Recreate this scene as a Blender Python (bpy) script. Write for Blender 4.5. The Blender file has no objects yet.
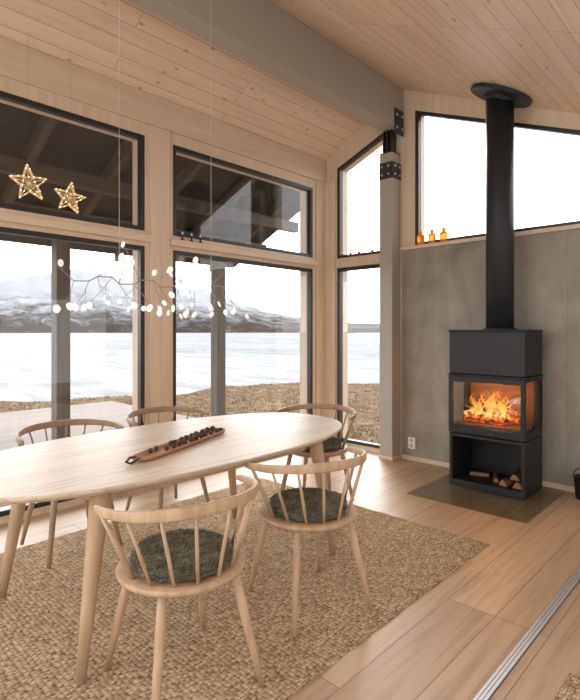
import bpy, bmesh, math, random
from mathutils import Vector, Matrix, noise
random.seed(7)
scene = bpy.context.scene
COL = scene.collection

# ------------------------------------------------------------------ helpers
def new_obj(name, bm, mats=None, parent=None, loc=(0,0,0), rotz=0.0, smooth=False, bevel=0.0):
    me = bpy.data.meshes.new(name)
    bm.normal_update()
    bm.to_mesh(me); bm.free()
    o = bpy.data.objects.new(name, me)
    COL.objects.link(o)
    if mats is not None:
        for m in (mats if isinstance(mats,(list,tuple)) else [mats]):
            me.materials.append(m)
    o.location = loc
    o.rotation_euler = (0,0,rotz)
    if parent: o.parent = parent
    if smooth:
        for p in me.polygons: p.use_smooth = True
    if bevel > 0:
        md = o.modifiers.new('bevel','BEVEL'); md.width = bevel; md.segments = 2; md.limit_method='ANGLE'
    return o

def empty(name, loc=(0,0,0), rotz=0.0):
    o = bpy.data.objects.new(name, None); COL.objects.link(o)
    o.location = loc; o.rotation_euler=(0,0,rotz); o.empty_display_size = 0.05
    return o

def tag(o, label=None, category=None, group=None, kind=None):
    if label: o['label']=label
    if category: o['category']=category
    if group: o['group']=group
    if kind: o['kind']=kind
    return o

def struct(o, label=None, cat=None):
    o['kind']='structure'
    if label: o['label']=label
    if cat: o['category']=cat
    return o

def bbox(bm, x0,x1,y0,y1,z0,z1, mi=0):
    vs=[bm.verts.new((x,y,z)) for x in (x0,x1) for y in (y0,y1) for z in (z0,z1)]
    fs=[(0,1,3,2),(4,6,7,5),(0,4,5,1),(2,3,7,6),(0,2,6,4),(1,5,7,3)]
    for f in fs:
        fc=bm.faces.new([vs[i] for i in f]); fc.material_index=mi

def boxes(name, lst, mats, **k):
    bm=bmesh.new()
    for b in lst: bbox(bm,*b)
    return new_obj(name,bm,mats,**k)

def prism_xz(bm, pts, y0,y1):
    a=[bm.verts.new((x,y0,z)) for x,z in pts]; b=[bm.verts.new((x,y1,z)) for x,z in pts]
    n=len(pts)
    bm.faces.new(a); bm.faces.new(b[::-1])
    for i in range(n):
        bm.faces.new((a[(i+1)%n],a[i],b[i],b[(i+1)%n]))

def tube(bm, pts, radii, seg=10, cap=True, mi=0, flat=(1,1)):
    pts=[Vector(p) for p in pts]; rings=[]
    if not isinstance(radii,(list,tuple)): radii=[radii]*len(pts)
    up=Vector((0,0,1))
    for i,p in enumerate(pts):
        if i==0: t=pts[1]-pts[0]
        elif i==len(pts)-1: t=pts[-1]-pts[-2]
        else: t=pts[i+1]-pts[i-1]
        t.normalize()
        ref = up if abs(t.dot(up))<0.92 else Vector((1,0,0))
        u=t.cross(ref).normalized(); v=u.cross(t).normalized()
        ring=[]
        for k in range(seg):
            a=2*math.pi*k/seg
            ring.append(bm.verts.new(p+u*math.cos(a)*radii[i]*flat[0]+v*math.sin(a)*radii[i]*flat[1]))
        rings.append(ring)
    for i in range(len(rings)-1):
        for k in range(seg):
            f=bm.faces.new((rings[i][k],rings[i][(k+1)%seg],rings[i+1][(k+1)%seg],rings[i+1][k])); f.material_index=mi
    if cap:
        f=bm.faces.new(rings[0][::-1]); f.material_index=mi
        f=bm.faces.new(rings[-1]); f.material_index=mi

def sweep_rect(bm, pts, halfw, halfh, n=4.0, seg=16):
    pts=[Vector(p) for p in pts]; rings=[]
    for i,p in enumerate(pts):
        if i==0: t=pts[1]-pts[0]
        elif i==len(pts)-1: t=pts[-1]-pts[-2]
        else: t=pts[i+1]-pts[i-1]
        t.normalize(); u=t.cross(Vector((0,0,1))).normalized(); v=u.cross(t).normalized()
        ring=[]
        for k in range(seg):
            a=2*math.pi*k/seg; c,s=math.cos(a),math.sin(a)
            cx=math.copysign(abs(c)**(2/n),c)*halfw[i]; sy=math.copysign(abs(s)**(2/n),s)*halfh[i]
            ring.append(bm.verts.new(p+u*cx+v*sy))
        rings.append(ring)
    for i in range(len(rings)-1):
        for k in range(seg):
            bm.faces.new((rings[i][k],rings[i][(k+1)%seg],rings[i+1][(k+1)%seg],rings[i+1][k]))
    bm.faces.new(rings[0][::-1]); bm.faces.new(rings[-1])

def lathe(bm, prof, seg=24, c=(0,0,0), mi=0):
    rings=[]
    for r,z in prof:
        rings.append([bm.verts.new((c[0]+r*math.cos(2*math.pi*k/seg),c[1]+r*math.sin(2*math.pi*k/seg),c[2]+z)) for k in range(seg)])
    for i in range(len(rings)-1):
        for k in range(seg):
            f=bm.faces.new((rings[i][k],rings[i][(k+1)%seg],rings[i+1][(k+1)%seg],rings[i+1][k])); f.material_index=mi
    f=bm.faces.new(rings[0][::-1]); f.material_index=mi
    f=bm.faces.new(rings[-1]); f.material_index=mi

# ------------------------------------------------------------------ materials
def mat(name):
    m=bpy.data.materials.new(name); m.use_nodes=True
    nt=m.node_tree; b=nt.nodes['Principled BSDF']
    return m,nt,b
def N(nt,t,**k):
    n=nt.nodes.new(t)
    for a,v in k.items():
        if a in n.inputs: n.inputs[a].default_value=v
        else: setattr(n,a,v)
    return n
def mixc(nt, fac, a, b, blend='MIX'):
    n=nt.nodes.new('ShaderNodeMix'); n.data_type='RGBA'; n.blend_type=blend
    for idx,val in ((0,fac),(6,a),(7,b)):
        if isinstance(val,bpy.types.NodeSocket): nt.links.new(val,n.inputs[idx])
        else: n.inputs[idx].default_value = val if idx==0 else (*val,1)
    return n.outputs[2]
def ramp(nt, src, stops):
    r=nt.nodes.new('ShaderNodeValToRGB'); nt.links.new(src,r.inputs[0])
    el=r.color_ramp.elements
    el[0].position=stops[0][0]; el[0].color=(*stops[0][1],1)
    el[1].position=stops[-1][0]; el[1].color=(*stops[-1][1],1)
    for p,c in stops[1:-1]:
        e=el.new(p); e.color=(*c,1)
    return r.outputs[0]
def objvec(nt, scale=(1,1,1), swap=False):
    tc=nt.nodes.new('ShaderNodeTexCoord')
    src=tc.outputs['Object']
    if swap:
        s=nt.nodes.new('ShaderNodeSeparateXYZ'); c=nt.nodes.new('ShaderNodeCombineXYZ')
        nt.links.new(src,s.inputs[0]); nt.links.new(s.outputs[1],c.inputs[0]); nt.links.new(s.outputs[0],c.inputs[1]); nt.links.new(s.outputs[2],c.inputs[2])
        src=c.outputs[0]
    mp=nt.nodes.new('ShaderNodeMapping'); mp.inputs['Scale'].default_value=scale
    nt.links.new(src,mp.inputs['Vector'])
    return mp.outputs[0]
def noise_tex(nt, vec, scale=5, detail=4, rough=.55, dist=0):
    n=N(nt,'ShaderNodeTexNoise',Scale=scale,Detail=detail,Roughness=rough,Distortion=dist)
    nt.links.new(vec,n.inputs['Vector']); return n.outputs['Fac']
def bump(nt,b,h,strength=.2,dist=.01):
    n=N(nt,'ShaderNodeBump',Strength=strength,Distance=dist)
    nt.links.new(h,n.inputs['Height']); nt.links.new(n.outputs[0],b.inputs['Normal'])

def simple(name,col,rough=.5,metal=0,var=.12,scale=20,emis=None,es=0):
    m,nt,b=mat(name)
    v=objvec(nt); f=noise_tex(nt,v,scale,3)
    c=mixc(nt,f,tuple(x*(1-var) for x in col),tuple(min(1,x*(1+var)) for x in col))
    nt.links.new(c,b.inputs['Base Color']); b.inputs['Roughness'].default_value=rough; b.inputs['Metallic'].default_value=metal
    if emis:
        b.inputs['Emission Color'].default_value=(*emis,1); b.inputs['Emission Strength'].default_value=es
    return m
def wood(name,c1,c2,scale=(30,2,30),rough=.45,bumps=.08,lo=.3,hi=.7,dist=.6):
    m,nt,b=mat(name)
    v=objvec(nt,scale); f=noise_tex(nt,v,1.0,6,.6,dist)
    v2=objvec(nt,tuple(s*.25 for s in scale)); f2=noise_tex(nt,v2,1.0,2)
    c=ramp(nt,f,[(lo,c1),(hi,c2)])
    c=mixc(nt,.25,c,ramp(nt,f2,[(.35,c1),(.65,c2)]))
    nt.links.new(c,b.inputs['Base Color']); b.inputs['Roughness'].default_value=rough
    if bumps>0: bump(nt,b,f,bumps,.003)
    return m
def planks(name,c1,c2,cm,width,length,rough,mort=.0025,grain=.35,knots=False,knotcol=(.22,.1,.05)):
    m,nt,b=mat(name)
    v=objvec(nt,(1,1,1),True)
    br=nt.nodes.new('ShaderNodeTexBrick'); nt.links.new(v,br.inputs['Vector'])
    br.offset=.37; br.offset_frequency=3
    for k,val in (('Scale',1),('Mortar Size',mort),('Mortar Smooth',.1),('Bias',0),('Brick Width',length),('Row Height',width)): br.inputs[k].default_value=val
    br.inputs['Color1'].default_value=(*c1,1); br.inputs['Color2'].default_value=(*c2,1); br.inputs['Mortar'].default_value=(*cm,1)
    add=nt.nodes.new('ShaderNodeVectorMath'); add.operation='MULTIPLY_ADD'
    sc=nt.nodes.new('ShaderNodeVectorMath'); sc.operation='MULTIPLY'; sc.inputs[1].default_value=(1.1,20,1)
    nt.links.new(v,sc.inputs[0])
    nt.links.new(br.outputs['Color'],add.inputs[0]); add.inputs[1].default_value=(60,60,60); nt.links.new(sc.outputs[0],add.inputs[2])
    f=noise_tex(nt,add.outputs[0],1.0,7,.62,1.0)
    g=ramp(nt,f,[(.28,(1-grain,1-grain*1.1,1-grain*1.2)),(.52,(1.0,1.0,1.0)),(.8,(1.05,1.05,1.05))])
    c=mixc(nt,1.0,br.outputs['Color'],g,'MULTIPLY')
    if knots:
        kv=objvec(nt,(5.5,2.2,1),False)
        vo=nt.nodes.new('ShaderNodeTexVoronoi'); vo.inputs['Scale'].default_value=1.9; nt.links.new(kv,vo.inputs['Vector'])
        kf=ramp(nt,vo.outputs['Distance'],[(.05,(1,1,1)),(.13,(0,0,0))])
        kk=mixc(nt,.75,(0,0,0),kf)
        c=mixc(nt,kk,c,knotcol)
    nt.links.new(c,b.inputs['Base Color']); b.inputs['Roughness'].default_value=rough
    bump(nt,b,br.outputs['Fac'],-.4,.003)
    return m

M_floor=planks('oak_floor',(.535,.36,.215),(.425,.28,.168),(.16,.10,.06),.235,2.4,.42,mort=.002,grain=.34)
M_ceil=planks('pine_ceiling',(.76,.58,.435),(.70,.52,.385),(.40,.27,.18),.115,3.1,.6,mort=.0025,grain=.15,knots=True,knotcol=(.34,.175,.09))
M_deck=planks('deck_boards',(.155,.125,.105),(.125,.10,.082),(.05,.04,.03),.12,3,.9)
M_pine=wood('pine_trim',(.58,.435,.31),(.70,.55,.405),(20,1.0,16),.5,.05)
M_pinev=wood('pine_vertical',(.58,.435,.31),(.69,.545,.40),(22,22,1.2),.5,.05)
M_oak=wood('oak_chair',(.38,.245,.14),(.56,.385,.24),(28,28,4),.45,.06)
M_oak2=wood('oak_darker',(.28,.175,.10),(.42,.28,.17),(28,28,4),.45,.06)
M_top=wood('oak_table_top',(.46,.345,.24),(.68,.555,.42),(22,1.1,22),.42,.05,.34,.52,1.6)
M_black=simple('black_frame',(.020,.020,.022),.4)
M_stove=simple('cast_black',(.011,.0115,.013),.5,.1)
M_pipe=simple('flue_black',(.016,.018,.021),.55,.1)
M_grey=simple('painted_grey',(.36,.325,.275),.5,0,.04,3)
M_steel=simple('track_steel',(.55,.55,.55),.4,.7)
M_bolt=simple('bolt_steel',(.55,.55,.56),.4,.6)
M_rubber=simple('black_rubber',(.06,.06,.06),.6)
M_white=simple('white_plastic',(.75,.73,.70),.4)
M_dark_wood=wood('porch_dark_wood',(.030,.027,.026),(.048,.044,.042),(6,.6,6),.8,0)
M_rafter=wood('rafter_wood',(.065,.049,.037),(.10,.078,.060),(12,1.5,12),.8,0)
M_post=wood('porch_post_wood',(.075,.06,.048),(.14,.115,.09),(25,25,2),.7,.1)
M_bark=simple('birch_bark',(.09,.06,.04),.8,0,.6,30)
M_cut=simple('log_cut',(.30,.145,.055),.7,0,.35,30)
M_char,nt,b=mat('charred_log')
b.inputs['Base Color'].default_value=(.02,.013,.01,1); b.inputs['Roughness'].default_value=.9
f=noise_tex(nt,objvec(nt,(14,30,30)),1.0,5,.7,.8)
nt.links.new(ramp(nt,f,[(.45,(0,0,0)),(.56,(.9,.12,.01)),(.68,(1,.45,.08))]),b.inputs['Emission Color']); b.inputs['Emission Strength'].default_value=1.3
M_tray=wood('tray_wood',(.34,.15,.08),(.50,.25,.14),(20,4,20),.4)
M_cone=simple('pinecone',(.085,.042,.022),.6,0,.4,60)
M_leather=simple('dark_leather',(.03,.02,.015),.6)
M_branch=simple('bronze_branch',(.34,.28,.225),.4,.4)
M_leaf=simple('white_leaf',(.88,.88,.86),.35,0,.02,5,(1,.98,.94),.35)
M_wire=simple('wire',(.50,.47,.43),.5)
M_string=simple('dark_string',(.10,.08,.06),.7)
M_star=simple('star_straw',(.50,.35,.18),.6,0,.3,30,(1,.65,.3),.32)
M_bulb=simple('fairy_light',(1,.85,.6),.4,0,.02,5,(1,.78,.45),3.5)

M_conc,nt,b=mat('concrete')
v=objvec(nt,(1,1,1)); f=noise_tex(nt,v,1.7,8,.62,.6); f2=noise_tex(nt,objvec(nt,(3,1,.8)),1.2,4,.6,1.0)
c=ramp(nt,f,[(.3,(.18,.152,.116)),(.5,(.285,.25,.20)),(.72,(.40,.36,.30))])
c=mixc(nt,.4,c,ramp(nt,f2,[(.35,(.19,.163,.13)),(.7,(.40,.363,.305))]))
br=nt.nodes.new('ShaderNodeTexBrick')
sx=nt.nodes.new('ShaderNodeSeparateXYZ'); cb=nt.nodes.new('ShaderNodeCombineXYZ'); nt.links.new(v,sx.inputs[0]); nt.links.new(sx.outputs[0],cb.inputs[0]); nt.links.new(sx.outputs[2],cb.inputs[1]); nt.links.new(cb.outputs[0],br.inputs['Vector'])
br.offset=0
for k_,val in (('Scale',1),('Mortar Size',.003),('Mortar Smooth',.5),('Brick Width',1.24),('Row Height',2.6),('Bias',0)): br.inputs[k_].default_value=val
br.inputs['Color1'].default_value=(1,1,1,1); br.inputs['Color2'].default_value=(.92,.91,.9,1); br.inputs['Mortar'].default_value=(.72,.7,.68,1)
c=mixc(nt,1.0,c,br.outputs['Color'],'MULTIPLY')
nt.links.new(c,b.inputs['Base Color']); b.inputs['Roughness'].default_value=.5; bump(nt,b,f,.12,.01)

def glass(name,fac=.07,col=(1,1,1)):
    m,nt,b=mat(name); nt.nodes.remove(b)
    tr=nt.nodes.new('ShaderNodeBsdfTransparent'); tr.inputs[0].default_value=(*col,1)
    gl=nt.nodes.new('ShaderNodeBsdfGlossy'); gl.inputs['Roughness'].default_value=.02
    mx=nt.nodes.new('ShaderNodeMixShader'); mx.inputs[0].default_value=fac
    nt.links.new(tr.outputs[0],mx.inputs[1]); nt.links.new(gl.outputs[0],mx.inputs[2])
    nt.links.new(mx.outputs[0],nt.nodes['Material Output'].inputs[0]); return m
M_glass=glass('window_glass',.04)
M_sglass=glass('stove_glass',.04,(.97,.93,.9))
M_hearth=glass('hearth_glass',.13,(.84,.86,.84))
M_amber,nt,b=mat('amber_glass'); b.inputs['Base Color'].default_value=(.80,.28,.02,1); b.inputs['Roughness'].default_value=.08
b.inputs['Transmission Weight'].default_value=.5; b.inputs['Emission Color'].default_value=(1,.38,.02,1); b.inputs['Emission Strength'].default_value=.08  # faint emission paints a glow into the bottle glass

def jute(name):
    m,nt,b=mat(name)
    v=objvec(nt,(1,1,1),True)
    wob=nt.nodes.new('ShaderNodeTexNoise'); wob.inputs['Scale'].default_value=8; wob.inputs['Detail'].default_value=3; nt.links.new(v,wob.inputs['Vector'])
    ma=nt.nodes.new('ShaderNodeVectorMath'); ma.operation='MULTIPLY_ADD'; ma.inputs[1].default_value=(.02,.012,0)
    nt.links.new(wob.outputs['Color'],ma.inputs[0]); nt.links.new(v,ma.inputs[2])
    mp=nt.nodes.new('ShaderNodeMapping'); mp.inputs['Scale'].default_value=(1/.021,1/.0115,0.0); nt.links.new(ma.outputs[0],mp.inputs[0])
    vo=nt.nodes.new('ShaderNodeTexVoronoi'); vo.inputs['Scale'].default_value=1; vo.inputs['Randomness'].default_value=.45; nt.links.new(mp.outputs[0],vo.inputs['Vector'])
    sepc=nt.nodes.new('ShaderNodeSeparateColor'); nt.links.new(vo.outputs['Color'],sepc.inputs[0])
    base=ramp(nt,sepc.outputs[0],[(0,(.50,.35,.205)),(.5,(.655,.485,.305)),(1,(.79,.62,.42))])
    dk=ramp(nt,vo.outputs['Distance'],[(.28,(1,1,1)),(.52,(.72,.67,.62)),(.75,(.31,.26,.21))])
    f=noise_tex(nt,v,170,4,.7); f2=noise_tex(nt,v,5,3,.6)
    c=mixc(nt,1.0,base,dk,'MULTIPLY')
    c=mixc(nt,1.0,c,ramp(nt,f,[(.3,(.70,.68,.65)),(.62,(1.08,1.08,1.08))]),'MULTIPLY')
    c=mixc(nt,1.0,c,ramp(nt,f2,[(.3,(.89,.88,.87)),(.7,(1.05,1.05,1.05))]),'MULTIPLY')
    nt.links.new(c,b.inputs['Base Color']); b.inputs['Roughness'].default_value=.95; b.inputs['Specular IOR Level'].default_value=.1
    inv=nt.nodes.new('ShaderNodeMath'); inv.operation='MULTIPLY_ADD'; inv.inputs[1].default_value=-1.4; nt.links.new(vo.outputs['Distance'],inv.inputs[0]); nt.links.new(f,inv.inputs[2])
    bump(nt,b,inv.outputs[0],.85,.008)
    return m
M_jute=jute('jute')
M_fur,nt,b=mat('grey_sheepskin')
v=objvec(nt); f=noise_tex(nt,v,22,4,.55,.8)
nt.links.new(ramp(nt,f,[(.3,(.105,.095,.066)),(.5,(.175,.16,.115)),(.7,(.26,.24,.18))]),b.inputs['Base Color']); b.inputs['Roughness'].default_value=1; b.inputs['Specular IOR Level'].default_value=.03
# flame
M_flame,nt,b=mat('flame'); nt.nodes.remove(b)
tc=nt.nodes.new('ShaderNodeTexCoord'); sp=nt.nodes.new('ShaderNodeSeparateXYZ'); nt.links.new(tc.outputs['Object'],sp.inputs[0])
nf=noise_tex(nt,objvec(nt,(26,26,10)),1.0,5,.7,2.0)
ad=nt.nodes.new('ShaderNodeMath'); ad.operation='MULTIPLY_ADD'; ad.inputs[1].default_value=1.9; nt.links.new(sp.outputs[2],ad.inputs[0]); nt.links.new(nf,ad.inputs[2])
colr=ramp(nt,ad.outputs[0],[(.5,(1,.68,.22)),(.72,(1,.40,.06)),(.95,(.8,.15,.01))])
em=nt.nodes.new('ShaderNodeEmission'); em.inputs[1].default_value=1.8; nt.links.new(colr,em.inputs[0])
tr=nt.nodes.new('ShaderNodeBsdfTransparent'); mx=nt.nodes.new('ShaderNodeMixShader')
lw=nt.nodes.new('ShaderNodeLayerWeight'); lw.inputs[0].default_value=.4
ml=nt.nodes.new('ShaderNodeMath'); ml.operation='MULTIPLY_ADD'; ml.inputs[1].default_value=-1.0; ml.inputs[2].default_value=.50; ml.use_clamp=True; nt.links.new(lw.outputs['Facing'],ml.inputs[0])
mm=nt.nodes.new('ShaderNodeMath'); mm.operation='MULTIPLY'; mm.use_clamp=True
nr=ramp(nt,nf,[(.40,(.0,.0,.0)),(.56,(1.4,1.4,1.4))]); nt.links.new(ml.outputs[0],mm.inputs[0]); nt.links.new(nr,mm.inputs[1])
nt.links.new(mm.outputs[0],mx.inputs[0]); nt.links.new(tr.outputs[0],mx.inputs[1]); nt.links.new(em.outputs[0],mx.inputs[2]); nt.links.new(mx.outputs[0],nt.nodes['Material Output'].inputs[0])
M_brick=simple('firebrick',(.14,.075,.045),.9,0,.4,15)
# outside
M_snow,nt,b=mat('snow_mountain')
tc=nt.nodes.new('ShaderNodeTexCoord'); sp=nt.nodes.new('ShaderNodeSeparateXYZ'); nt.links.new(tc.outputs['Object'],sp.inputs[0])
f=noise_tex(nt,objvec(nt,(.03,.03,.06)),1.0,10,.78,.6)
hz=nt.nodes.new('ShaderNodeMapRange'); hz.inputs['From Min'].default_value=4; hz.inputs['From Max'].default_value=90; nt.links.new(sp.outputs[2],hz.inputs['Value'])
ad=nt.nodes.new('ShaderNodeMath'); ad.operation='MULTIPLY_ADD'; ad.inputs[1].default_value=.42; nt.links.new(hz.outputs[0],ad.inputs[0]); nt.links.new(f,ad.inputs[2])
nt.links.new(ramp(nt,ad.outputs[0],[(.52,(.040,.033,.029)),(.60,(.085,.08,.077)),(.68,(.165,.167,.175)),(.80,(.25,.255,.265))]),b.inputs['Base Color']); b.inputs['Roughness'].default_value=.95  # bluish upper tones put distance haze into the snow colour
b.inputs['Specular IOR Level'].default_value=0
M_lake,nt,b=mat('lake_water'); b.inputs['Roughness'].default_value=.6; b.inputs['Specular IOR Level'].default_value=0
f=noise_tex(nt,objvec(nt,(.20,.6,1)),1.0,9,.80); f2=noise_tex(nt,objvec(nt,(.006,.02,1)),1.0,4,.6)
c=ramp(nt,f,[(.42,(.115,.121,.127)),(.56,(.268,.27,.27))]); c=mixc(nt,.45,c,ramp(nt,f2,[(.4,(.165,.170,.175)),(.6,(.27,.27,.27))]))  # ripples and pale sky sheen painted into the diffuse colour, no specular
nt.links.new(c,b.inputs['Base Color'])
M_grass,nt,b=mat('dry_grass')
f=noise_tex(nt,objvec(nt,(1,1,1)),2.6,9,.80)
nt.links.new(ramp(nt,f,[(.35,(.045,.029,.018)),(.47,(.125,.085,.052)),(.62,(.20,.145,.095))]),b.inputs['Base Color']); b.inputs['Roughness'].default_value=1; b.inputs['Specular IOR Level'].default_value=0; bump(nt,b,f,1,.1)

# ------------------------------------------------------------------ room
XA=-3.89; YB=4.715
ZE=3.385                                   # eaves height of the ceiling at the window wall
zl=lambda x: ZE+(3.92-ZE)/.96*(x+3.89)
zr=lambda x: 3.92-.45*(x+2.83)

struct(boxes('floor',[(-3.9,1.6,-1.3,4.73,-.12,0)],M_floor),'light oak plank floor','floor')
bm=bmesh.new()
prism_xz(bm,[(-4.2,zl(-4.2)),(-2.93,zl(-2.93)),(-2.93,zl(-2.93)+.12),(-4.2,zl(-4.2)+.12)],-1.3,4.98)
prism_xz(bm,[(-2.93,zr(-2.93)),(1.6,zr(1.6)),(1.6,zr(1.6)+.12),(-2.93,zr(-2.93)+.12)],-1.3,4.98)
bmesh.ops.recalc_face_normals(bm,faces=bm.faces)
struct(new_obj('ceiling',bm,M_ceil),'sloping white-oiled pine board ceiling','ceiling')
struct(boxes('wall_west',[
 (-4.10,XA,-1.3,.37,0,3.03),
 (-4.10,XA,2.291,2.571,0,3.03),
 (-4.10,XA,4.493,4.92,0,3.03),
 (-4.10,XA,-1.3,4.92,3.03,3.28),
 (-4.10,XA,.37,2.291,2.08,2.21),(-4.10,XA,2.571,4.493,2.08,2.21),
 (-4.10,XA,.37,2.291,0,.05),(-4.10,XA,2.571,4.493,0,.05)],M_pinev),'pine framed window wall','wall')
struct(boxes('trim_1',[(XA-.02,XA+.03,-1.3,4.71,3.13,3.39)],M_pine,bevel=.004),'pine board below the ceiling','trim')
struct(boxes('trim_2',[(XA,XA+.022,2.335,2.527,0.0,3.13)],M_pinev,bevel=.004),'pine post cladding','trim')
struct(boxes('trim_3',[(XA,XA+.022,4.54,4.71,0.0,3.13),(XA,XA+.17,4.69,4.714,0,3.13)],M_pinev,bevel=.004),'pine corner cladding','trim')
struct(boxes('trim_4',[(XA,XA+.035,.37,2.33,2.115,2.175),(XA,XA+.035,2.53,4.53,2.115,2.175)],M_pine,bevel=.004),'pine transom sill','trim')
bm=bmesh.new()
Y0,Y1=YB,4.92
wt=lambda x: 3.27+.40*(x+3.706)
wt2=lambda x: 3.65-.408*(x+2.677)
prism_xz(bm,[(-4.10,0),(-3.706,0),(-3.706,zl(-3.706)),(-4.10,zl(-4.10))],Y0,Y1)
prism_xz(bm,[(-3.706,wt(-3.706)),(-3.04,wt(-3.04)),(-3.04,zl(-3.04)),(-3.706,zl(-3.706))],Y0,Y1)
prism_xz(bm,[(-3.706,2.09),(-3.04,2.09),(-3.04,2.2),(-3.706,2.2)],Y0-.03,Y1)
prism_xz(bm,[(-3.706,0),(-3.04,0),(-3.04,.05),(-3.706,.05)],Y0,Y1)
prism_xz(bm,[(-3.04,0),(-2.83,0),(-2.83,zr(-2.83)),(-2.93,zr(-2.93)),(-3.04,zl(-3.04))],Y0,Y1)
prism_xz(bm,[(-2.83,2.2),(-2.677,2.2),(-2.677,zr(-2.677)),(-2.83,zr(-2.83))],Y0,Y1)
prism_xz(bm,[(-2.677,wt2(-2.677)),(-.6,wt2(-.6)),(-.6,zr(-.6)),(-2.677,zr(-2.677))],Y0,Y1)
prism_xz(bm,[(-.6,2.2),(1.6,2.0),(1.6,zr(1.6)),(-.6,zr(-.6))],Y0,Y1)
bmesh.ops.recalc_face_normals(bm,faces=bm.faces)
struct(new_obj('wall_north',bm,M_pinev),'pine framed gable wall','wall')
struct(boxes('wall_concrete',[(-2.83,1.6,YB-.003,4.92,0,2.2)],M_conc),'raw grey concrete wall section','wall')
struct(boxes('trim_5',[(-2.83,1.6,YB-.05,4.93,2.2,2.235)],M_pine,bevel=.004),'pine window sill on the concrete wall','trim')
struct(boxes('baseboard_north',[(-2.83,1.6,YB-.018,YB-.003,0,.045)],M_pine),'thin oak baseboard','baseboard')

def win_x(idx,y0,y1,z0,z1,label):
    t=.038; xa,xb=-3.95,-3.895
    o=boxes('window_%d'%idx,[(xa,xb,y0,y0+t,z0,z1),(xa,xb,y1-t,y1,z0,z1),(xa,xb,y0+t,y1-t,z0,z0+t),(xa,xb,y0+t,y1-t,z1-t,z1)],M_black,bevel=.003)
    struct(o,label,'window')
    boxes('pane',[(-3.935,-3.929,y0+t,y1-t,z0+t,z1-t)],M_glass,parent=o); return o
win_x(1,.37,2.291,.05,2.08,'tall black-framed fixed window towards the lake')
win_x(2,.37,2.291,2.21,3.03,'black-framed upper window under the porch roof')
win_x(3,2.571,4.493,.05,2.08,'tall black-framed fixed window beside the corner')
win_x(4,2.571,4.493,2.21,3.03,'black-framed upper window beside the corner')
def win_y(idx,pts,label,t=.038):
    x0,x1,z0,top=pts; ya,yb=4.72,4.775
    o_b=bmesh.new()
    prism_xz(o_b,[(x0,z0),(x0+t,z0),(x0+t,top(x0+t)),(x0,top(x0))],ya,yb)
    prism_xz(o_b,[(x1-t,z0),(x1,z0),(x1,top(x1)),(x1-t,top(x1-t))],ya,yb)
    prism_xz(o_b,[(x0+t,z0),(x1-t,z0),(x1-t,z0+t),(x0+t,z0+t)],ya,yb)
    prism_xz(o_b,[(x0+t,top(x0+t)-t),(x1-t,top(x1-t)-t),(x1-t,top(x1-t)),(x0+t,top(x0+t))],ya,yb)
    bmesh.ops.recalc_face_normals(o_b,faces=o_b.faces)
    o=new_obj('window_%d'%idx,o_b,M_black); struct(o,label,'window')
    g=bmesh.new(); prism_xz(g,[(x0+t,z0+t),(x1-t,z0+t),(x1-t,top(x1-t)-t),(x0+t,top(x0+t)-t)],4.75,4.756)
    bmesh.ops.recalc_face_normals(g,faces=g.faces)
    new_obj('pane',g,M_glass,parent=o)
win_y(5,(-3.706,-3.04,.05,lambda x:2.09),'narrow black-framed floor-length window')
win_y(6,(-3.706,-3.04,2.2,wt),'narrow upper window with a sloping head')
win_y(7,(-2.677,-.6,2.235,wt2),'wide gable window with a sloping head above the concrete wall')

# beam & post
struct(boxes('trim_6',[(-2.985,-2.81,-1.3,4.71,3.47,3.91)],M_grey,bevel=.004),'grey painted ridge beam','beam')
o=empty('support_post',(-2.925,4.625,0)); tag(o,'grey painted square post carrying the ridge beam','post')
boxes('shaft',[(-.078,.078,-.078,.078,0.0,3.22)],M_grey,parent=o,bevel=.004)
boxes('foot_trim',[(-.086,.086,-.086,.086,0,.035)],M_pine,parent=o,bevel=.003)
def bracket(x,z0,z1,ya,yb,lab,front=False):
    e=empty('steel_bracket',(x,4.625,z0)); tag(e,lab,'bracket',group='steel beam brackets')
    h=z1-z0
    boxes('plate',[(0,.010,ya,yb,0,h)],M_black,parent=e,bevel=.002)
    for yy,zz in [(ya+.035,h*.25),(yb-.035,h*.25),(ya+.035,h*.75),(yb-.035,h*.75)]:
        bm=bmesh.new(); tube(bm,[(.010,yy,zz),(.020,yy,zz)],.013,12)
        new_obj('bolt',bm,M_bolt,parent=e)
    if front:
        boxes('front_plate',[(-.156,.0,-.089,-.079,0,h)],M_black,parent=e,bevel=.002)
        for xx,zz in [(-.12,h*.25),(-.036,h*.25),(-.12,h*.75),(-.036,h*.75)]:
            bm=bmesh.new(); tube(bm,[(xx,-.089,zz),(xx,-.099,zz)],.011,12)
            new_obj('bolt',bm,M_bolt,parent=e)
bracket(-2.809,3.40,3.66,-.10,.07,'black steel bracket bolted to the grey beam')
bracket(-2.846,2.95,3.12,-.079,.078,'black steel bracket bolted around the top of the post',True)
e=empty('post_cap',(-2.925,4.625,3.221)); tag(e,'dark steel knife plate joining post and ridge beam','bracket')
boxes('cap_plate',[(-.078,.078,-.078,.078,0.0,.010)],M_black,parent=e)
boxes('knife_plate',[(-.008,.008,-.06,.06,.010,.248)],M_black,parent=e)
boxes('spacer',[(-.05,-.038,-.05,.05,.010,.248),(.038,.05,-.05,.05,.010,.248)],M_black,parent=e)

o=empty('sliding_door_track',(-.765,1.7,0)); tag(o,'slim grooved metal sliding door track set in the oak floor','floor track')
boxes('rail',[(-.020,-.008,-2.9,3.0,.0,.006),(-.0055,.0055,-2.9,3.0,0,.006),(.008,.020,-2.9,3.0,.0,.006)],M_steel,parent=o)
boxes('groove',[(-.023,.023,-2.9,3.0,0,.0025)],M_rubber,parent=o)

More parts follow.
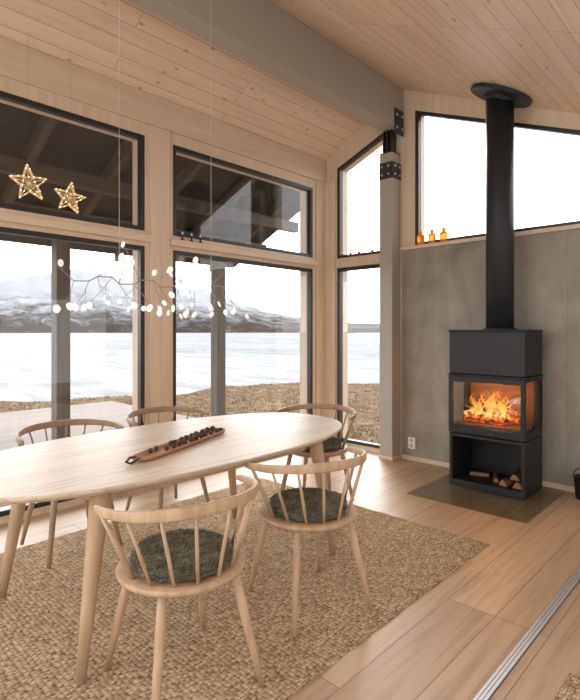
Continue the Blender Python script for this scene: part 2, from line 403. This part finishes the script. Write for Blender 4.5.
def rug(x0,x1,y0,y1,lab):
    bm=bmesh.new()
    nx=int((x1-x0)/.03); ny=int((y1-y0)/.03)
    cx,cy=(x0+x1)/2,(y0+y1)/2
    top=[]
    for i in range(nx+1):
        row=[]
        for j in range(ny+1):
            x=x0+(x1-x0)*i/nx; y=y0+(y1-y0)*j/ny
            edge = i in(0,nx) or j in (0,ny)
            jx=.010*noise.noise(Vector((x*9,y*9,0))) if edge else 0
            z=.004 if edge else .012-.0012*abs(noise.noise(Vector((x*30,y*30,3))))
            row.append(bm.verts.new((x-cx+jx,y-cy+jx,z)))
        top.append(row)
    for i in range(nx):
        for j in range(ny): bm.faces.new((top[i][j],top[i+1][j],top[i+1][j+1],top[i][j+1]))
    bm.faces.ensure_lookup_table()
    r=bmesh.ops.extrude_edge_only(bm,edges=[e for e in bm.edges if len(e.link_faces)==1])
    for v in r['geom']:
        if isinstance(v,bmesh.types.BMVert): v.co.z=0
    o=new_obj('rug',bm,M_jute,loc=(cx,cy,0.0),smooth=True); tag(o,lab,'rug'); return o
rug(-3.38,-1.28,.2,3.18,'large chunky woven natural jute rug under the dining table')
rug(-.57,.9,.2,2.2,'second natural jute rug beyond the floor track')
RZ=.0125

# ------------------------------------------------------------------ table
T=empty('dining_table',(-2.35,1.61,RZ)); tag(T,'oval light oak dining table with round tapered legs','table')
def superell(a,b_,n,k,seg):
    t=2*math.pi*k/seg; c,s=math.cos(t),math.sin(t)
    return a*math.copysign(abs(c)**(2/n),c), b_*math.copysign(abs(s)**(2/n),s)
bm=bmesh.new(); seg=120; rings=[]
for off,z in ((-.03,.700),(-.004,.716),(0,.724),(0,.729),(-.004,.733)):
    rings.append([bm.verts.new((*superell(.565+off,1.15+off,2.45,k,seg),z)) for k in range(seg)])
for i in range(len(rings)-1):
    for k in range(seg): bm.faces.new((rings[i][k],rings[i][(k+1)%seg],rings[i+1][(k+1)%seg],rings[i+1][k]))
bm.faces.new(rings[0][::-1]); bm.faces.new(rings[-1])
new_obj('table_top',bm,M_top,parent=T)
boxes('apron',[(-.34,.34,-.66,-.64,.63,.705),(-.34,.34,.64,.66,.63,.705),(-.36,-.34,-.62,.62,.63,.705),(.34,.36,-.62,.62,.63,.705)],M_oak,parent=T)
for sx_ in (-1,1):
    for sy_ in (-1,1):
        bm=bmesh.new()
        p0=Vector((sx_*.40,sy_*.66,.702)); p1=Vector((sx_*.45,sy_*.765,0))
        tube(bm,[p0,p0.lerp(p1,.15),p0.lerp(p1,.6),p1],[.042,.038,.028,.019],24)
        q=new_obj('leg',bm,M_oak,parent=T)
        for p in q.data.polygons: p.use_smooth = len(p.vertices)<=4

# ------------------------------------------------------------------ chair
def smooth_all(o):
    for p in o.data.polygons: p.use_smooth = len(p.vertices)<=4
C=empty('dining_chair'); parts=[]
bm=bmesh.new()
lathe(bm,[(.15,.412),(.218,.418),(.240,.431),(.246,.444),(.241,.453),(.2,.452),(.08,.446)],48)
for v_ in bm.verts: v_.co.y*=.98
parts.append(new_obj('seat',bm,M_oak,parent=C)); smooth_all(parts[-1])
for sx_,sy_ in ((-1,1),(1,1),(-1,-1),(1,-1)):
    bm=bmesh.new(); p0=Vector((sx_*.145,sy_*.14,.43)); p1=Vector((sx_*.215,sy_*.225,0))
    tube(bm,[p0,p0.lerp(p1,.3),p0.lerp(p1,.65),p1],[.0155,.0180,.0155,.0110],16)
    parts.append(new_obj('leg',bm,M_oak,parent=C)); smooth_all(parts[-1])
def railp(phi,z=None):
    s=math.sin(phi); c=math.cos(phi)
    return Vector((.308*math.copysign(abs(s)**.92,s), -.285*c+.035, .702+.022*c))
pts=[];hw=[];hh=[]
nn=40
for i in range(nn+1):
    ph=math.radians(-100+200*i/nn); pts.append(railp(ph))
    e=min(i,nn-i)/nn; k=math.sqrt(min(1,(e*18+.35)))
    hw.append((.0085+.0010*math.cos(ph)**2)*k); hh.append((.0155+.0065*max(0,math.cos(ph)))*k)
bm=bmesh.new(); sweep_rect(bm,pts,hw,hh,4.0,16)
parts.append(new_obj('back_rail',bm,M_oak,parent=C)); smooth_all(parts[-1])
for d_ in (-84,-58,-34,-11.5,11.5,34,58,84):
    ph=math.radians(d_)
    q=railp(ph); base=Vector((.205*math.sin(ph),-.205*math.cos(ph),.448))
    r=.0095 if abs(d_)>70 else .0064
    bm=bmesh.new(); tube(bm,[base,base.lerp(q,.5),q-Vector((0,0,.010))],[r,r*1.12,r*.85],12)
    parts.append(new_obj('spindle',bm,M_oak,parent=C)); smooth_all(parts[-1])
chairs=[
 ((-1.645,1.13),(-.985,.14),'light oak spindle-back chair with sheepskin pad, pulled out from table',0),
 ((-1.665,1.885),(-.96,.28),'light oak spindle-back chair with sheepskin pad near the rug edge',0),
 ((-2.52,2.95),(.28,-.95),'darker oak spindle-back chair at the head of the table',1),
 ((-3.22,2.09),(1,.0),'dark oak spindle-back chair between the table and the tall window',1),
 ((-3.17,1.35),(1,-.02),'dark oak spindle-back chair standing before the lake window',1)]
def place(o,xy,face):
    o.location=(xy[0],xy[1],RZ); o.rotation_euler=(0,0,math.atan2(face[1],face[0])-math.pi/2)
for i,(xy,fc,lab,dk) in enumerate(chairs):
    if i==0: o=C
    else:
        o=C.copy(); COL.objects.link(o)
        for p in parts:
            q=p.copy(); q.parent=o; COL.objects.link(q)
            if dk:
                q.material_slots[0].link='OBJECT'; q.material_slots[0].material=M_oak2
    place(o,xy,fc); tag(o,lab,'chair',group='oak spindle-back dining chairs')
# cushions (curly fleece tufts on a round pad)
bm=bmesh.new()
bmesh.ops.create_icosphere(bm,subdivisions=5,radius=1)
surf=[]
for v_ in bm.verts:
    p=v_.co.copy()
    n1=noise.fractal(p*6,1.0,2.0,3)
    s=1+.025*n1
    zz=math.copysign(abs(p.z)**.42,p.z)
    v_.co=Vector((p.x*.182*s,p.y*.182*s,zz*(.034 if p.z>0 else .022)+(.005*n1 if p.z>-.2 else 0)))
    if p.z>-.35: surf.append((v_.co.copy(),Vector((p.x*.55,p.y*.55,max(.1,p.z))).normalized()))
rf=random.Random(3)
for i in range(6500):
    c0,nn_=rf.choice(surf)
    c0=c0+Vector((rf.uniform(-.006,.006),rf.uniform(-.006,.006),-.002))
    d1=(nn_+Vector((rf.uniform(-.8,.8),rf.uniform(-.8,.8),rf.uniform(-.2,.5)))).normalized()
    d2=Vector((rf.uniform(-1,1),rf.uniform(-1,1),rf.uniform(-.7,.2))).normalized()
    L1=rf.uniform(.004,.009)
    p1=c0+d1*L1; p2=p1+d2*L1*.8
    if p2.z<-.018: continue
    tube(bm,[c0,p1,p2],[.0030,.0030,.0012],5,cap=False)
cu=new_obj('seat_cushion',bm,M_fur,smooth=True)
for i,(xy,fc,lab,m_) in enumerate(chairs[:3]):
    o=cu if i==0 else cu.copy()
    if i: COL.objects.link(o)
    o.location=(xy[0],xy[1],RZ+.452+.024); o.rotation_euler=(0,0,i*1.3)
    tag(o,'round curly grey-green sheepskin pad on the chair seat','cushion',group='sheepskin seat pads')

# ------------------------------------------------------------------ tray + cones
ang=math.atan2(.713,-.284)
TR=empty('wooden_tray',(-2.256,1.56,RZ+.734),ang-math.pi/2); tag(TR,'long narrow reddish wooden tray filled with cones on the table','tray')
bm=bmesh.new(); seg=64; rings=[]
L,W=.385,.058
for off,z in ((-.012,0),(0,.008),(.002,.020),(-.004,.020),(-.012,.009),(-.03,.007)):
    rings.append([bm.verts.new((*superell(W+off*.8,L+off,5,k,seg),z)) for k in range(seg)])
for i in range(len(rings)-1):
    for k in range(seg): bm.faces.new((rings[i][k],rings[i][(k+1)%seg],rings[i+1][(k+1)%seg],rings[i+1][k]))
bm.faces.new(rings[0][::-1]); bm.faces.new(rings[-1])
new_obj('body',bm,M_tray,parent=TR)
bm=bmesh.new()
tube(bm,[(-.01,-.375,.02),(-.02,-.41,.024),(-.012,-.445,.012),(.016,-.445,.008),(.022,-.41,.02),(.01,-.375,.02)],.0055,8)
new_obj('leather_loop',bm,M_leather,parent=TR,smooth=True)
bm=bmesh.new(); bmesh.ops.create_icosphere(bm,subdivisions=4,radius=1)
for v_ in bm.verts:
    p=v_.co; a=math.atan2(p.y,p.x); s=1+.18*math.sin(a*7+p.z*9)*math.sin(p.z*11)
    v_.co=Vector((p.x*s*.0145,p.y*s*.0145,p.z*.017))
cone=new_obj('pine_cone',bm,M_cone,smooth=True)
cr,sr=math.cos(ang-math.pi/2),math.sin(ang-math.pi/2)
k=0
for row in (-.023,.020):
    for j in range(12):
        if random.random()<.15: continue
        lx=row+random.uniform(-.008,.008); ly=-.25+j*.052+(.027 if row>0 else 0)+random.uniform(-.008,.008)
        o=cone if k==0 else cone.copy()
        if k: COL.objects.link(o)
        sc=random.uniform(.75,1.1); o.scale=(sc,)*3
        o.location=(-2.256+lx*cr-ly*sr,1.56+lx*sr+ly*cr,RZ+.734+.0085+.0155*sc)
        o.rotation_euler=(random.uniform(0,3),random.uniform(0,3),random.uniform(0,3))
        tag(o,'small dark brown cone lying in the wooden tray','pine cone',group='cones in the tray'); k+=1

# ------------------------------------------------------------------ chandelier
CH=empty('branch_chandelier',(-2.35,1.47,1.60)); tag(CH,'branching twig chandelier with small white round leaf lamps over the table','chandelier')
rnd=random.Random(64)
bm=bmesh.new(); tips=[]
NS=17
spine=[Vector((.018*(1 if i%2 else -1),-.45+.92*i/(NS-1),.014*(1 if (i//2)%2 else -1))) for i in range(NS)]
for i in range(NS-1): tube(bm,[spine[i],spine[i+1]],.0026,8)
def sub(p,d,ln,r):
    q=p+d*ln; tube(bm,[p,q],[r,r*.7],6); return q
for i in range(NS):
    p=spine[i]
    for s in ((1,-1) if i%2==0 else (-1,)):
        sx_=1 if (i//2)%2 else -1
        ydir=(1 if (i*7)%3 else -1)
        if i<2: ydir=-1
        if i>NS-3: ydir=1
        zt=rnd.uniform(.4,1.1) if s>0 else rnd.uniform(-1.2,-.35)
        d=Vector((sx_*s*rnd.uniform(.3,.7),ydir*rnd.uniform(.3,.8),zt)).normalized()
        q=sub(p,d,rnd.uniform(.07,.12),.0018)
        for e_ in range(2):
            d2=(d+Vector((rnd.uniform(-.6,.6),rnd.uniform(-.8,.8),rnd.uniform(-.5,.35)))).normalized()
            q2=sub(q if e_ else p.lerp(q,.6),d2,rnd.uniform(.05,.10),.0014)
            tips.append((q2,d2))
new_obj('branch_frame',bm,M_branch,parent=CH)
bm=bmesh.new(); lathe(bm,[(.003,-.002),(.0125,-.0015),(.0165,0),(.0125,.0022),(.003,.003)],20)
leaf=new_obj('lamp_leaf',bm,M_leaf,parent=CH,smooth=True)
for i,(q,d_) in enumerate(tips):
    o=leaf if i==0 else leaf.copy()
    if i: COL.objects.link(o); o.parent=CH
    o.location=q+d_*.008+Vector((0,0,-.012))
    o.rotation_euler=(math.radians(90)+rnd.uniform(-.7,.7),rnd.uniform(-.6,.6),math.radians(43)+rnd.uniform(-1.1,1.1))
    s=rnd.uniform(.85,1.15); o.scale=(s*.9,s*1.2,s)
for yy in (-.215,.335):
    k=min(range(NS),key=lambda i:abs(spine[i].y-yy))
    ztop=zr(-2.35)-1.60
    bm=bmesh.new(); tube(bm,[spine[k],(spine[k].x,spine[k].y,ztop)],.0012,6)
    new_obj('suspension_wire',bm,M_wire,parent=CH)
    bm=bmesh.new(); tube(bm,[(spine[k].x,spine[k].y,ztop-.03),(spine[k].x,spine[k].y,ztop+.03)],.02,16)
    new_obj('ceiling_cup',bm,M_white,parent=CH)

# ------------------------------------------------------------------ stars
def star(x,y,z,R,rot,lab):
    e=empty('star_ornament',(x,y,z)); tag(e,lab,'star',group='hanging star lights')
    bm=bmesh.new()
    out=[]
    for i in range(10):
        a=math.pi/2+i*math.pi/5+rot; r=R if i%2==0 else R*.45
        out.append(Vector((0,r*math.cos(a),r*math.sin(a))))
    for xo in (-.010,.010):
        for i in range(10):
            tube(bm,[out[i]+Vector((xo,0,0)),out[(i+1)%10]+Vector((xo,0,0))],.0026,6)
        for i in range(0,10,2):
            tube(bm,[out[i]+Vector((xo,0,0)),out[(i+4)%10]+Vector((xo,0,0))],.0020,6)
        for i in range(1,10,2):
            tube(bm,[out[i]+Vector((xo,0,0)),out[(i+5)%10]+Vector((xo,0,0))],.0016,6)
    for i in range(10): tube(bm,[out[i]-Vector((.010,0,0)),out[i]+Vector((.010,0,0))],.0025,6)
    new_obj('star_frame',bm,M_star,parent=e)
    bm=bmesh.new(); tube(bm,[(0,out[0].y,out[0].z),(0,out[0].y*.3,zl(x)-z)],.0007,6); new_obj('hanging_string',bm,M_string,parent=e)
    bm=bmesh.new(); bmesh.ops.create_icosphere(bm,subdivisions=2,radius=.0034)
    bl=new_obj('light_bulb',bm,M_bulb,parent=e)
    pts=[]
    for i in range(10): pts+= [out[i].lerp(Vector((0,0,0)),rnd.uniform(0,.12)), out[i].lerp(out[(i+1)%10],rnd.uniform(.3,.7))]
    pts+=[out[i].lerp(Vector((0,0,0)),rnd.uniform(.4,.8)) for i in range(0,10,2)]
    for i,p in enumerate(pts):
        o=bl if i==0 else bl.copy()
        if i: COL.objects.link(o); o.parent=e
        o.location=p+Vector((.012,0,0))
star(-3.78,1.315,2.39,.130,.12,'glowing straw star with warm fairy lights hanging in the window')
star(-3.78,1.60,2.34,.118,-.1,'slightly smaller glowing straw star with fairy lights hanging in the window')

def ornament(x,y,z,h,m,lab,grp,nm='candle_holder',cat='candle holder'):
    e=empty(nm,(x,y,z)); tag(e,lab,cat,group=grp)
    bm=bmesh.new(); lathe(bm,[(h*.26,0),(h*.3,h*.05),(h*.12,h*.15),(h*.1,h*.4),(h*.24,h*.5),(h*.26,h*.62),(h*.2,h*.64)],16)
    new_obj('stand',bm,m,parent=e,smooth=True)
    bm=bmesh.new(); lathe(bm,[(h*.11,h*.6),(h*.11,h*.9),(h*.03,h)],12)
    new_obj('candle',bm,M_white,parent=e,smooth=True)
for y in (2.66,2.76,2.86): ornament(-3.872,y,2.175,.08,M_leather,'tiny dark candle holder on the window transom','transom candle holders')
M_red=simple('dark_red_glass',(.25,.05,.03),.2)
for x in (-3.62,-3.5,-3.38,-3.2): ornament(x,4.70,2.2,.075,M_red,'tiny dark red candle holder on the narrow transom','narrow transom candle holders')
bm=bmesh.new(); lathe(bm,[(.036,0),(.040,.005),(.040,.088),(.036,.098),(.018,.106),(.017,.128),(.014,.130)],24)
bot=None
for i,x in enumerate((-2.60,-2.475,-2.35)):
    e=empty('amber_bottle',(x,4.70,2.235)); tag(e,'small squat amber glass bottle on the window sill','bottle',group='amber bottles on the sill')
    if i==0:
        bot=new_obj('glass_body',bm,M_amber,parent=e,smooth=True)
        bm=bmesh.new(); tube(bm,[(0,0,.126),(0,0,.146)],.020,16); cap=new_obj('bottle_cap',bm,M_amber,parent=e)
    else:
        for p in (bot,cap):
            q=p.copy(); q.parent=e; COL.objects.link(q)
e=empty('wall_socket',(-2.71,YB-.004,.12)); tag(e,'white double power socket on the concrete wall','socket')
boxes('face_plate',[(-.042,.042,-.012,0,0,.12)],M_white,parent=e,bevel=.004)
M_sock=simple('socket_grey',(.45,.43,.4),.5)
for z in (.032,.088):
    bm=bmesh.new(); tube(bm,[(0,-.0125,z),(0,-.0145,z)],.02,16); new_obj('outlet',bm,M_sock,parent=e)

# ------------------------------------------------------------------ hearth + stove
o=boxes('hearth_plate',[(-.47,.48,-.49,.49,0.001,.009)],M_hearth,loc=(-1.71,4.19,0.0),bevel=.003); tag(o,'smoked glass floor plate under the stove','hearth plate')
S=empty('wood_stove',(-1.72,4.39,.009)); tag(S,'tall black cast iron wood stove with glass firebox and log niche','wood stove')
hx,hy=.318,.21
boxes('heat_storage_top',[(-hx,hx,-hy,hy,.972,1.335),(-hx-.006,hx+.006,-hy-.006,hy+.006,1.335,1.352)],M_stove,parent=S,bevel=.005)
boxes('upper_plate',[(-hx-.01,hx+.01,-hy-.012,hy,.955,.968)],M_stove,parent=S,bevel=.003)
t=.03
boxes('firebox',[(-hx,hx,-hy,hy,.925,.955),(-hx,hx,-hy,hy,.46,.52),(-hx,hx,hy-.04,hy,.52,.925),
  (-hx,-hx+t,-hy,-hy+t,.52,.925),(hx-t,hx,-hy,-hy+t,.52,.925),(-hx,-hx+t,.08,hy,.52,.925),(hx-t,hx,.08,hy,.52,.925),
  (-hx,hx,-hy-.014,-hy,.905,.948),(-hx,hx,-hy-.014,-hy,.462,.525),(-hx,-hx+.04,-hy-.014,-hy,.525,.905),(hx-.03,hx,-hy-.014,-hy,.525,.905)],M_stove,parent=S,bevel=.003)
boxes('firebrick_lining',[(-hx+.035,hx-.035,hy-.06,hy-.041,.522,.92),(-hx+.04,hx-.04,-hy+.04,hy-.06,.521,.545)],M_brick,parent=S)
boxes('front_glass',[(-hx+.04,hx-.03,-hy-.008,-hy-.004,.525,.905)],M_sglass,parent=S)
boxes('side_glass',[(hx-.012,hx-.008,-hy+t,.08,.52,.925)],M_sglass,parent=S)
boxes('side_glass',[(-hx+.008,-hx+.012,-hy+t,.08,.52,.925)],M_sglass,parent=S)
boxes('door_handle',[(-.09,.09,-hy-.04,-hy-.026,.475,.49),(-.08,-.065,-hy-.03,-hy-.012,.476,.489),(.065,.08,-hy-.03,-hy-.012,.476,.489)],M_stove,parent=S,bevel=.003)
boxes('log_niche',[(-hx,hx,-hy,hy,.425,.452),(-hx,hx,-hy,hy,0,.055),(-hx,-hx+.028,-hy,hy,.055,.425),(hx-.028,hx,-hy,hy,.055,.425),(-hx+.028,hx-.028,hy-.02,hy,.055,.425)],M_stove,parent=S,bevel=.003)
e=empty('flue_pipe',(-1.69,4.42,1.361)); tag(e,'black insulated flue pipe rising from the stove to the ceiling','flue pipe')
ct=zr(-1.69)-1.361
bm=bmesh.new(); lathe(bm,[(.114,0),(.114,ct+.03)],48)
lathe(bm,[(.135,0.0),(.135,.012),(.115,.014)],48)
new_obj('pipe',bm,M_pipe,parent=e); smooth_all(e.children[0])
bm=bmesh.new(); lathe(bm,[(.255,0),(.262,.006),(.262,.03),(.25,.034),(.12,.036)],64)
lathe(bm,[(.13,-.035),(.13,0.001),(.12,.002)],48)
cr_=new_obj('ceiling_collar',bm,M_pipe,parent=e); cr_.location=(0,0,ct-.04); cr_.rotation_euler=(0,math.atan(.45),0)
def log(x,y,z,L_,r,rz,tilt,mats,nm,lab,grp,n=14,irr=.2):
    bm=bmesh.new(); rings=[]
    for j in range(5):
        u=-L_/2+L_*j/4
        rings.append([bm.verts.new((u,r*(1+irr*noise.noise(Vector((j*.4,k_*.7,x*9))))*math.cos(2*math.pi*k_/n),r*(1+irr*noise.noise(Vector((j*.4,k_*.7,x*9))))*math.sin(2*math.pi*k_/n))) for k_ in range(n)])
    for i in range(4):
        for k_ in range(n): bm.faces.new((rings[i][k_],rings[i][(k_+1)%n],rings[i+1][(k_+1)%n],rings[i+1][k_]))
    f=bm.faces.new(rings[0][::-1]); f.material_index=1; f=bm.faces.new(rings[-1]); f.material_index=1
    bmesh.ops.recalc_face_normals(bm,faces=bm.faces)
    o=new_obj(nm,bm,mats); o.location=(x,y,z); o.rotation_euler=(0,tilt,rz); tag(o,lab,'log',group=grp)
zb=.009+.545
log(-1.78,4.30,zb+.039,.34,.034,.03,0,[M_char,M_char],'burning_log','charred glowing log in the firebox','burning logs',9,.5)
log(-1.70,4.41,zb+.039,.34,.034,-.03,0,[M_char,M_char],'burning_log','charred glowing log in the firebox','burning logs',9,.5)
log(-1.70,4.355,zb+.108,.34,.033,.25,.05,[M_char,M_char],'burning_log','charred glowing log in the firebox','burning logs',9,.5)
def split_log(x,y,z,L_,w,h,rz,roll):
    prof=[(-w/2,0),(w/2,0),(w*.42,h*.35),(w*.12,h),(-w*.2,h*.8)]
    bm=bmesh.new(); R=[]
    for j in range(4):
        u=-L_/2+L_*j/3; k_=1+.1*noise.noise(Vector((j*1.3,x*20,0)))
        R.append([bm.verts.new((u,a*k_,b_*k_)) for a,b_ in prof])
    for i in range(3):
        for k_ in range(5):
            f=bm.faces.new((R[i][k_],R[i][(k_+1)%5],R[i+1][(k_+1)%5],R[i+1][k_])); f.material_index=0 if k_ in (1,2,3) else 1
    f=bm.faces.new(R[0][::-1]); f.material_index=1; f=bm.faces.new(R[-1]); f.material_index=1
    bmesh.ops.recalc_face_normals(bm,faces=bm.faces)
    o=new_obj('firewood_log',bm,[M_bark,M_cut]); o.location=(x,y,z); o.rotation_euler=(roll,0,rz)
    tag(o,'small irregular split log stored in the stove niche','log',group='firewood in the niche')
split_log(-1.485,4.38,.066,.26,.080,.055,1.60,0)
split_log(-1.590,4.385,.066,.26,.065,.050,1.48,0)
split_log(-1.53,4.38,.128,.24,.08,.050,1.75,0)
split_log(-1.715,4.40,.066,.20,.050,.04,1.95,0)
split_log(-1.87,4.42,.066,.16,.05,.030,.35,0)
F=bmesh.new(); rf=random.Random(17)
for i in range(70):
    cx=rf.gauss(0,.12); 
    if abs(cx)>.25: continue
    cy=rf.uniform(-.12,.09); h=rf.uniform(.06,.25)*(1-.5*(abs(cx)/.26)**1.3); w=rf.uniform(.009,.028)
    n=10; rings=[]; ph=rf.uniform(0,6); am=rf.uniform(.03,.07)
    for j in range(13):
        t_=j/12; r=w*((t_+.03)**.5*(1-t_)**1.15*2.0)+.0006
        ox=cx+am*math.sin(ph+t_*6)*t_; oy=cy+.02*math.cos(ph+t_*5)*t_
        rings.append([F.verts.new((ox+r*math.cos(2*math.pi*k_/n),oy+.5*r*math.sin(2*math.pi*k_/n),h*t_)) for k_ in range(n)])
    for a_ in range(12):
        for k_ in range(n): F.faces.new((rings[a_][k_],rings[a_][(k_+1)%n],rings[a_+1][(k_+1)%n],rings[a_+1][k_]))
fl=new_obj('flames',F,M_flame,loc=(-1.72,4.36,zb+.06),smooth=True); tag(fl,'orange and yellow flames over the burning logs','fire',kind='stuff')
L=bpy.data.lights.new('fire_glow','POINT'); L.energy=11; L.color=(1,.42,.11); L.shadow_soft_size=.08
lo=bpy.data.objects.new('fire_glow',L); lo.location=(-1.72,4.30,zb+.22); COL.objects.link(lo)
e=empty('log_bucket',(-1.06,4.58,0)); tag(e,'small black metal bucket standing against the concrete wall','bucket')
bm=bmesh.new(); lathe(bm,[(.075,0),(.08,.004),(.095,.17),(.1,.175),(.092,.175),(.076,.01),(.01,.008)],28); new_obj('bucket_body',bm,M_stove,parent=e); smooth_all(e.children[0])
bm=bmesh.new(); tube(bm,[(.1*math.cos(a),0,.165+.09*math.sin(a)) for a in [math.pi*i/12 for i in range(13)]],.004,8); new_obj('handle',bm,M_stove,parent=e,smooth=True)

# ------------------------------------------------------------------ exterior
struct(boxes('trim_7',[(-9.6,-4.1,-6,4.9,-.16,-.06)],M_deck),'weathered terrace decking','deck')
for (x,y) in ((-5.70,2.315),(-5.70,4.52)):
    e=empty('porch_post',(x,y,-.06)); tag(e,'weathered square timber post carrying the porch roof','post',group='porch posts')
    boxes('shaft',[(-.075,.075,-.075,.075,0,2.55)],M_post,parent=e,bevel=.004)
P=empty('porch_roof',(-5.0,1.5,2.3)); tag(P,'dark timber porch roof with exposed rafters','porch roof')
zp=lambda x: 2.62+.47*(x+5.9)
def slopebox(bm,x0,x1,y0,y1,th,z_off):
    pts=[(x0,zp(x0)+z_off),(x1,zp(x1)+z_off),(x1,zp(x1)+z_off+th),(x0,zp(x0)+z_off+th)]
    prism_xz(bm,[(x+5.0,z-2.3) for x,z in pts],y0-1.5,y1-1.5)
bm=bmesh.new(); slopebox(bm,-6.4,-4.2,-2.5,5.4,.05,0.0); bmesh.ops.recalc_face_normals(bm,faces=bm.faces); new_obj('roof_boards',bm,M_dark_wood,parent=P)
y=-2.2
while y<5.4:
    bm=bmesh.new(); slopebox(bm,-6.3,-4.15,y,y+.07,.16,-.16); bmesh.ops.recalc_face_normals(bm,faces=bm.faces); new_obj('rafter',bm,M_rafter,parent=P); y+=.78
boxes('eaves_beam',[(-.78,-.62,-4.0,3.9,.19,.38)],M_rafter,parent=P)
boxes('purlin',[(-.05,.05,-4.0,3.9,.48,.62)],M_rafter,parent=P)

th=math.radians(43.49)
def pol(az,r):
    a=th-math.radians(az); return Vector((-math.sin(a)*r,math.cos(a)*r,0))
def gz(az,r,p):
    k=min(1,max(0,(-az+2)/18)); k=k*k*(3-2*k)
    sh=27-4.5*k
    n_=noise.fractal(Vector((p.x*.35,p.y*.35,0)),1,2,4)
    return -.62-max(0,r-7)/(sh-7)*.80+.07*n_*min(1,r/10)
bm=bmesh.new(); R_=[3,5,6.5,8,9,10,11,12,13,14,15,16,17,18,19,20,21,22,23,24,25,26,28,30,33,37]; rows=[]
for r in R_:
    row=[]
    for i in range(301):
        az=-95+190*i/300; p=pol(az,r)
        row.append(bm.verts.new((p.x,p.y,gz(az,r,p))))
    rows.append(row)
for a_ in range(len(rows)-1):
    for i in range(300): bm.faces.new((rows[a_][i+1],rows[a_][i],rows[a_+1][i],rows[a_+1][i+1]))
bmesh.ops.recalc_face_normals(bm,faces=bm.faces)
struct(new_obj('ground',bm,M_grass,smooth=True),'dry yellow grass shore','ground')
bm=bmesh.new(); rg=random.Random(9)
for i in range(4200):
    az=rg.uniform(-34,16); r=rg.uniform(7.5,26.5); p=pol(az,r)
    if p.x>-9.7 and p.y<5.0: continue
    z=gz(az,r,p)
    if z<-1.41: continue
    for b_ in range(5):
        q=Vector((p.x+rg.uniform(-.10,.10),p.y+rg.uniform(-.10,.10),z-.02)); h=rg.uniform(.04,.10)
        t_=q+Vector((rg.uniform(-.08,.08),rg.uniform(-.08,.08),h)); w_=Vector((.72,.69,0))*.018
        bm.faces.new([bm.verts.new(q-w_),bm.verts.new(q+w_),bm.verts.new(t_)])
o=new_obj('shore_grass',bm,simple('straw_grass',(.23,.158,.098),1,0,.5,3)); tag(o,'dry straw-coloured grass tussocks on the lake shore','grass',kind='stuff')
bm=bmesh.new(); vs=[bm.verts.new((*pol(a,r).xy,-1.42)) for a,r in ((-100,1500),(-50,3000),(0,3000),(50,3000),(100,1500),(0,-0.1))]
bm.faces.new(vs); bmesh.ops.recalc_face_normals(bm,faces=bm.faces)
for f in bm.faces:
    if f.normal.z<0: f.normal_flip()
struct(new_obj('lake',bm,M_lake),'pale calm lake','lake')
bm=bmesh.new(); rows=[]
NA=420
for j in range(26):
    row=[]; v_=j/25
    for i in range(NA+1):
        az=-75+150*i/NA
        prof=.106*math.exp(-((az+22)/14)**2)+.024*math.exp(-((az+7)/7)**2)+.03*math.exp(-((az+55)/20)**2)+.019+.02*math.exp(-((az-45)/25)**2)
        prof*=1+.14*noise.noise(Vector((az*.15,0,0)))+.05*noise.noise(Vector((az*.6,1,0)))
        Hh=prof*800
        r=800+520*v_
        rid=noise.fractal(Vector((az*.6,v_*3.5,2)),1.0,2.1,5)
        z=-3+Hh*1.38*(math.sin(v_*math.pi*.5)**.9)*(1+.09*rid)
        p=pol(az,r); row.append(bm.verts.new((p.x,p.y,z)))
    rows.append(row)
for a_ in range(25):
    for i in range(NA): bm.faces.new((rows[a_][i+1],rows[a_][i],rows[a_+1][i],rows[a_+1][i+1]))
bmesh.ops.recalc_face_normals(bm,faces=bm.faces)
struct(new_obj('mountain_range',bm,M_snow,smooth=True),'snow-dusted mountains across the lake','mountains')

# ------------------------------------------------------------------ world & light: sky brighter over the lake
w=bpy.data.worlds.new('sky'); scene.world=w; w.use_nodes=True; nt=w.node_tree
bg=nt.nodes['Background']
tc=nt.nodes.new('ShaderNodeTexCoord'); sp=nt.nodes.new('ShaderNodeSeparateXYZ'); nt.links.new(tc.outputs['Generated'],sp.inputs[0])
colr=ramp(nt,sp.outputs[2],[(0,(1,.985,.96)),(.25,(.96,.975,1)),(1,(.90,.94,1))])
nt.links.new(colr,bg.inputs[0])
dt=nt.nodes.new('ShaderNodeVectorMath'); dt.operation='DOT_PRODUCT'; dt.inputs[1].default_value=(-.86,.5,.1); nt.links.new(tc.outputs['Generated'],dt.inputs[0])
mr=nt.nodes.new('ShaderNodeMapRange'); mr.inputs['From Min'].default_value=-.6; mr.inputs['From Max'].default_value=.9; mr.inputs['To Min'].default_value=1.8; mr.inputs['To Max'].default_value=8.2
nt.links.new(dt.outputs['Value'],mr.inputs['Value']); nt.links.new(mr.outputs[0],bg.inputs[1])
sun=bpy.data.lights.new('sun','SUN'); sun.energy=1.5; sun.angle=math.radians(15); sun.color=(1,.93,.82)
so=bpy.data.objects.new('sun',sun); COL.objects.link(so)
so.rotation_euler=Vector((.55,-.62,-.5)).to_track_quat('-Z','Y').to_euler()

cam=bpy.data.cameras.new('camera'); co=bpy.data.objects.new('camera',cam); COL.objects.link(co)
co.location=(0,0,1.35); co.rotation_euler=(math.radians(90),0,th)
cam.sensor_width=36; cam.lens=505*36/700; cam.shift_y=-19/700; cam.clip_end=6000; cam.clip_start=.05
scene.camera=co
try:
    scene.view_settings.view_transform='Standard'; scene.view_settings.exposure=0.0
except Exception as ex: print(ex)
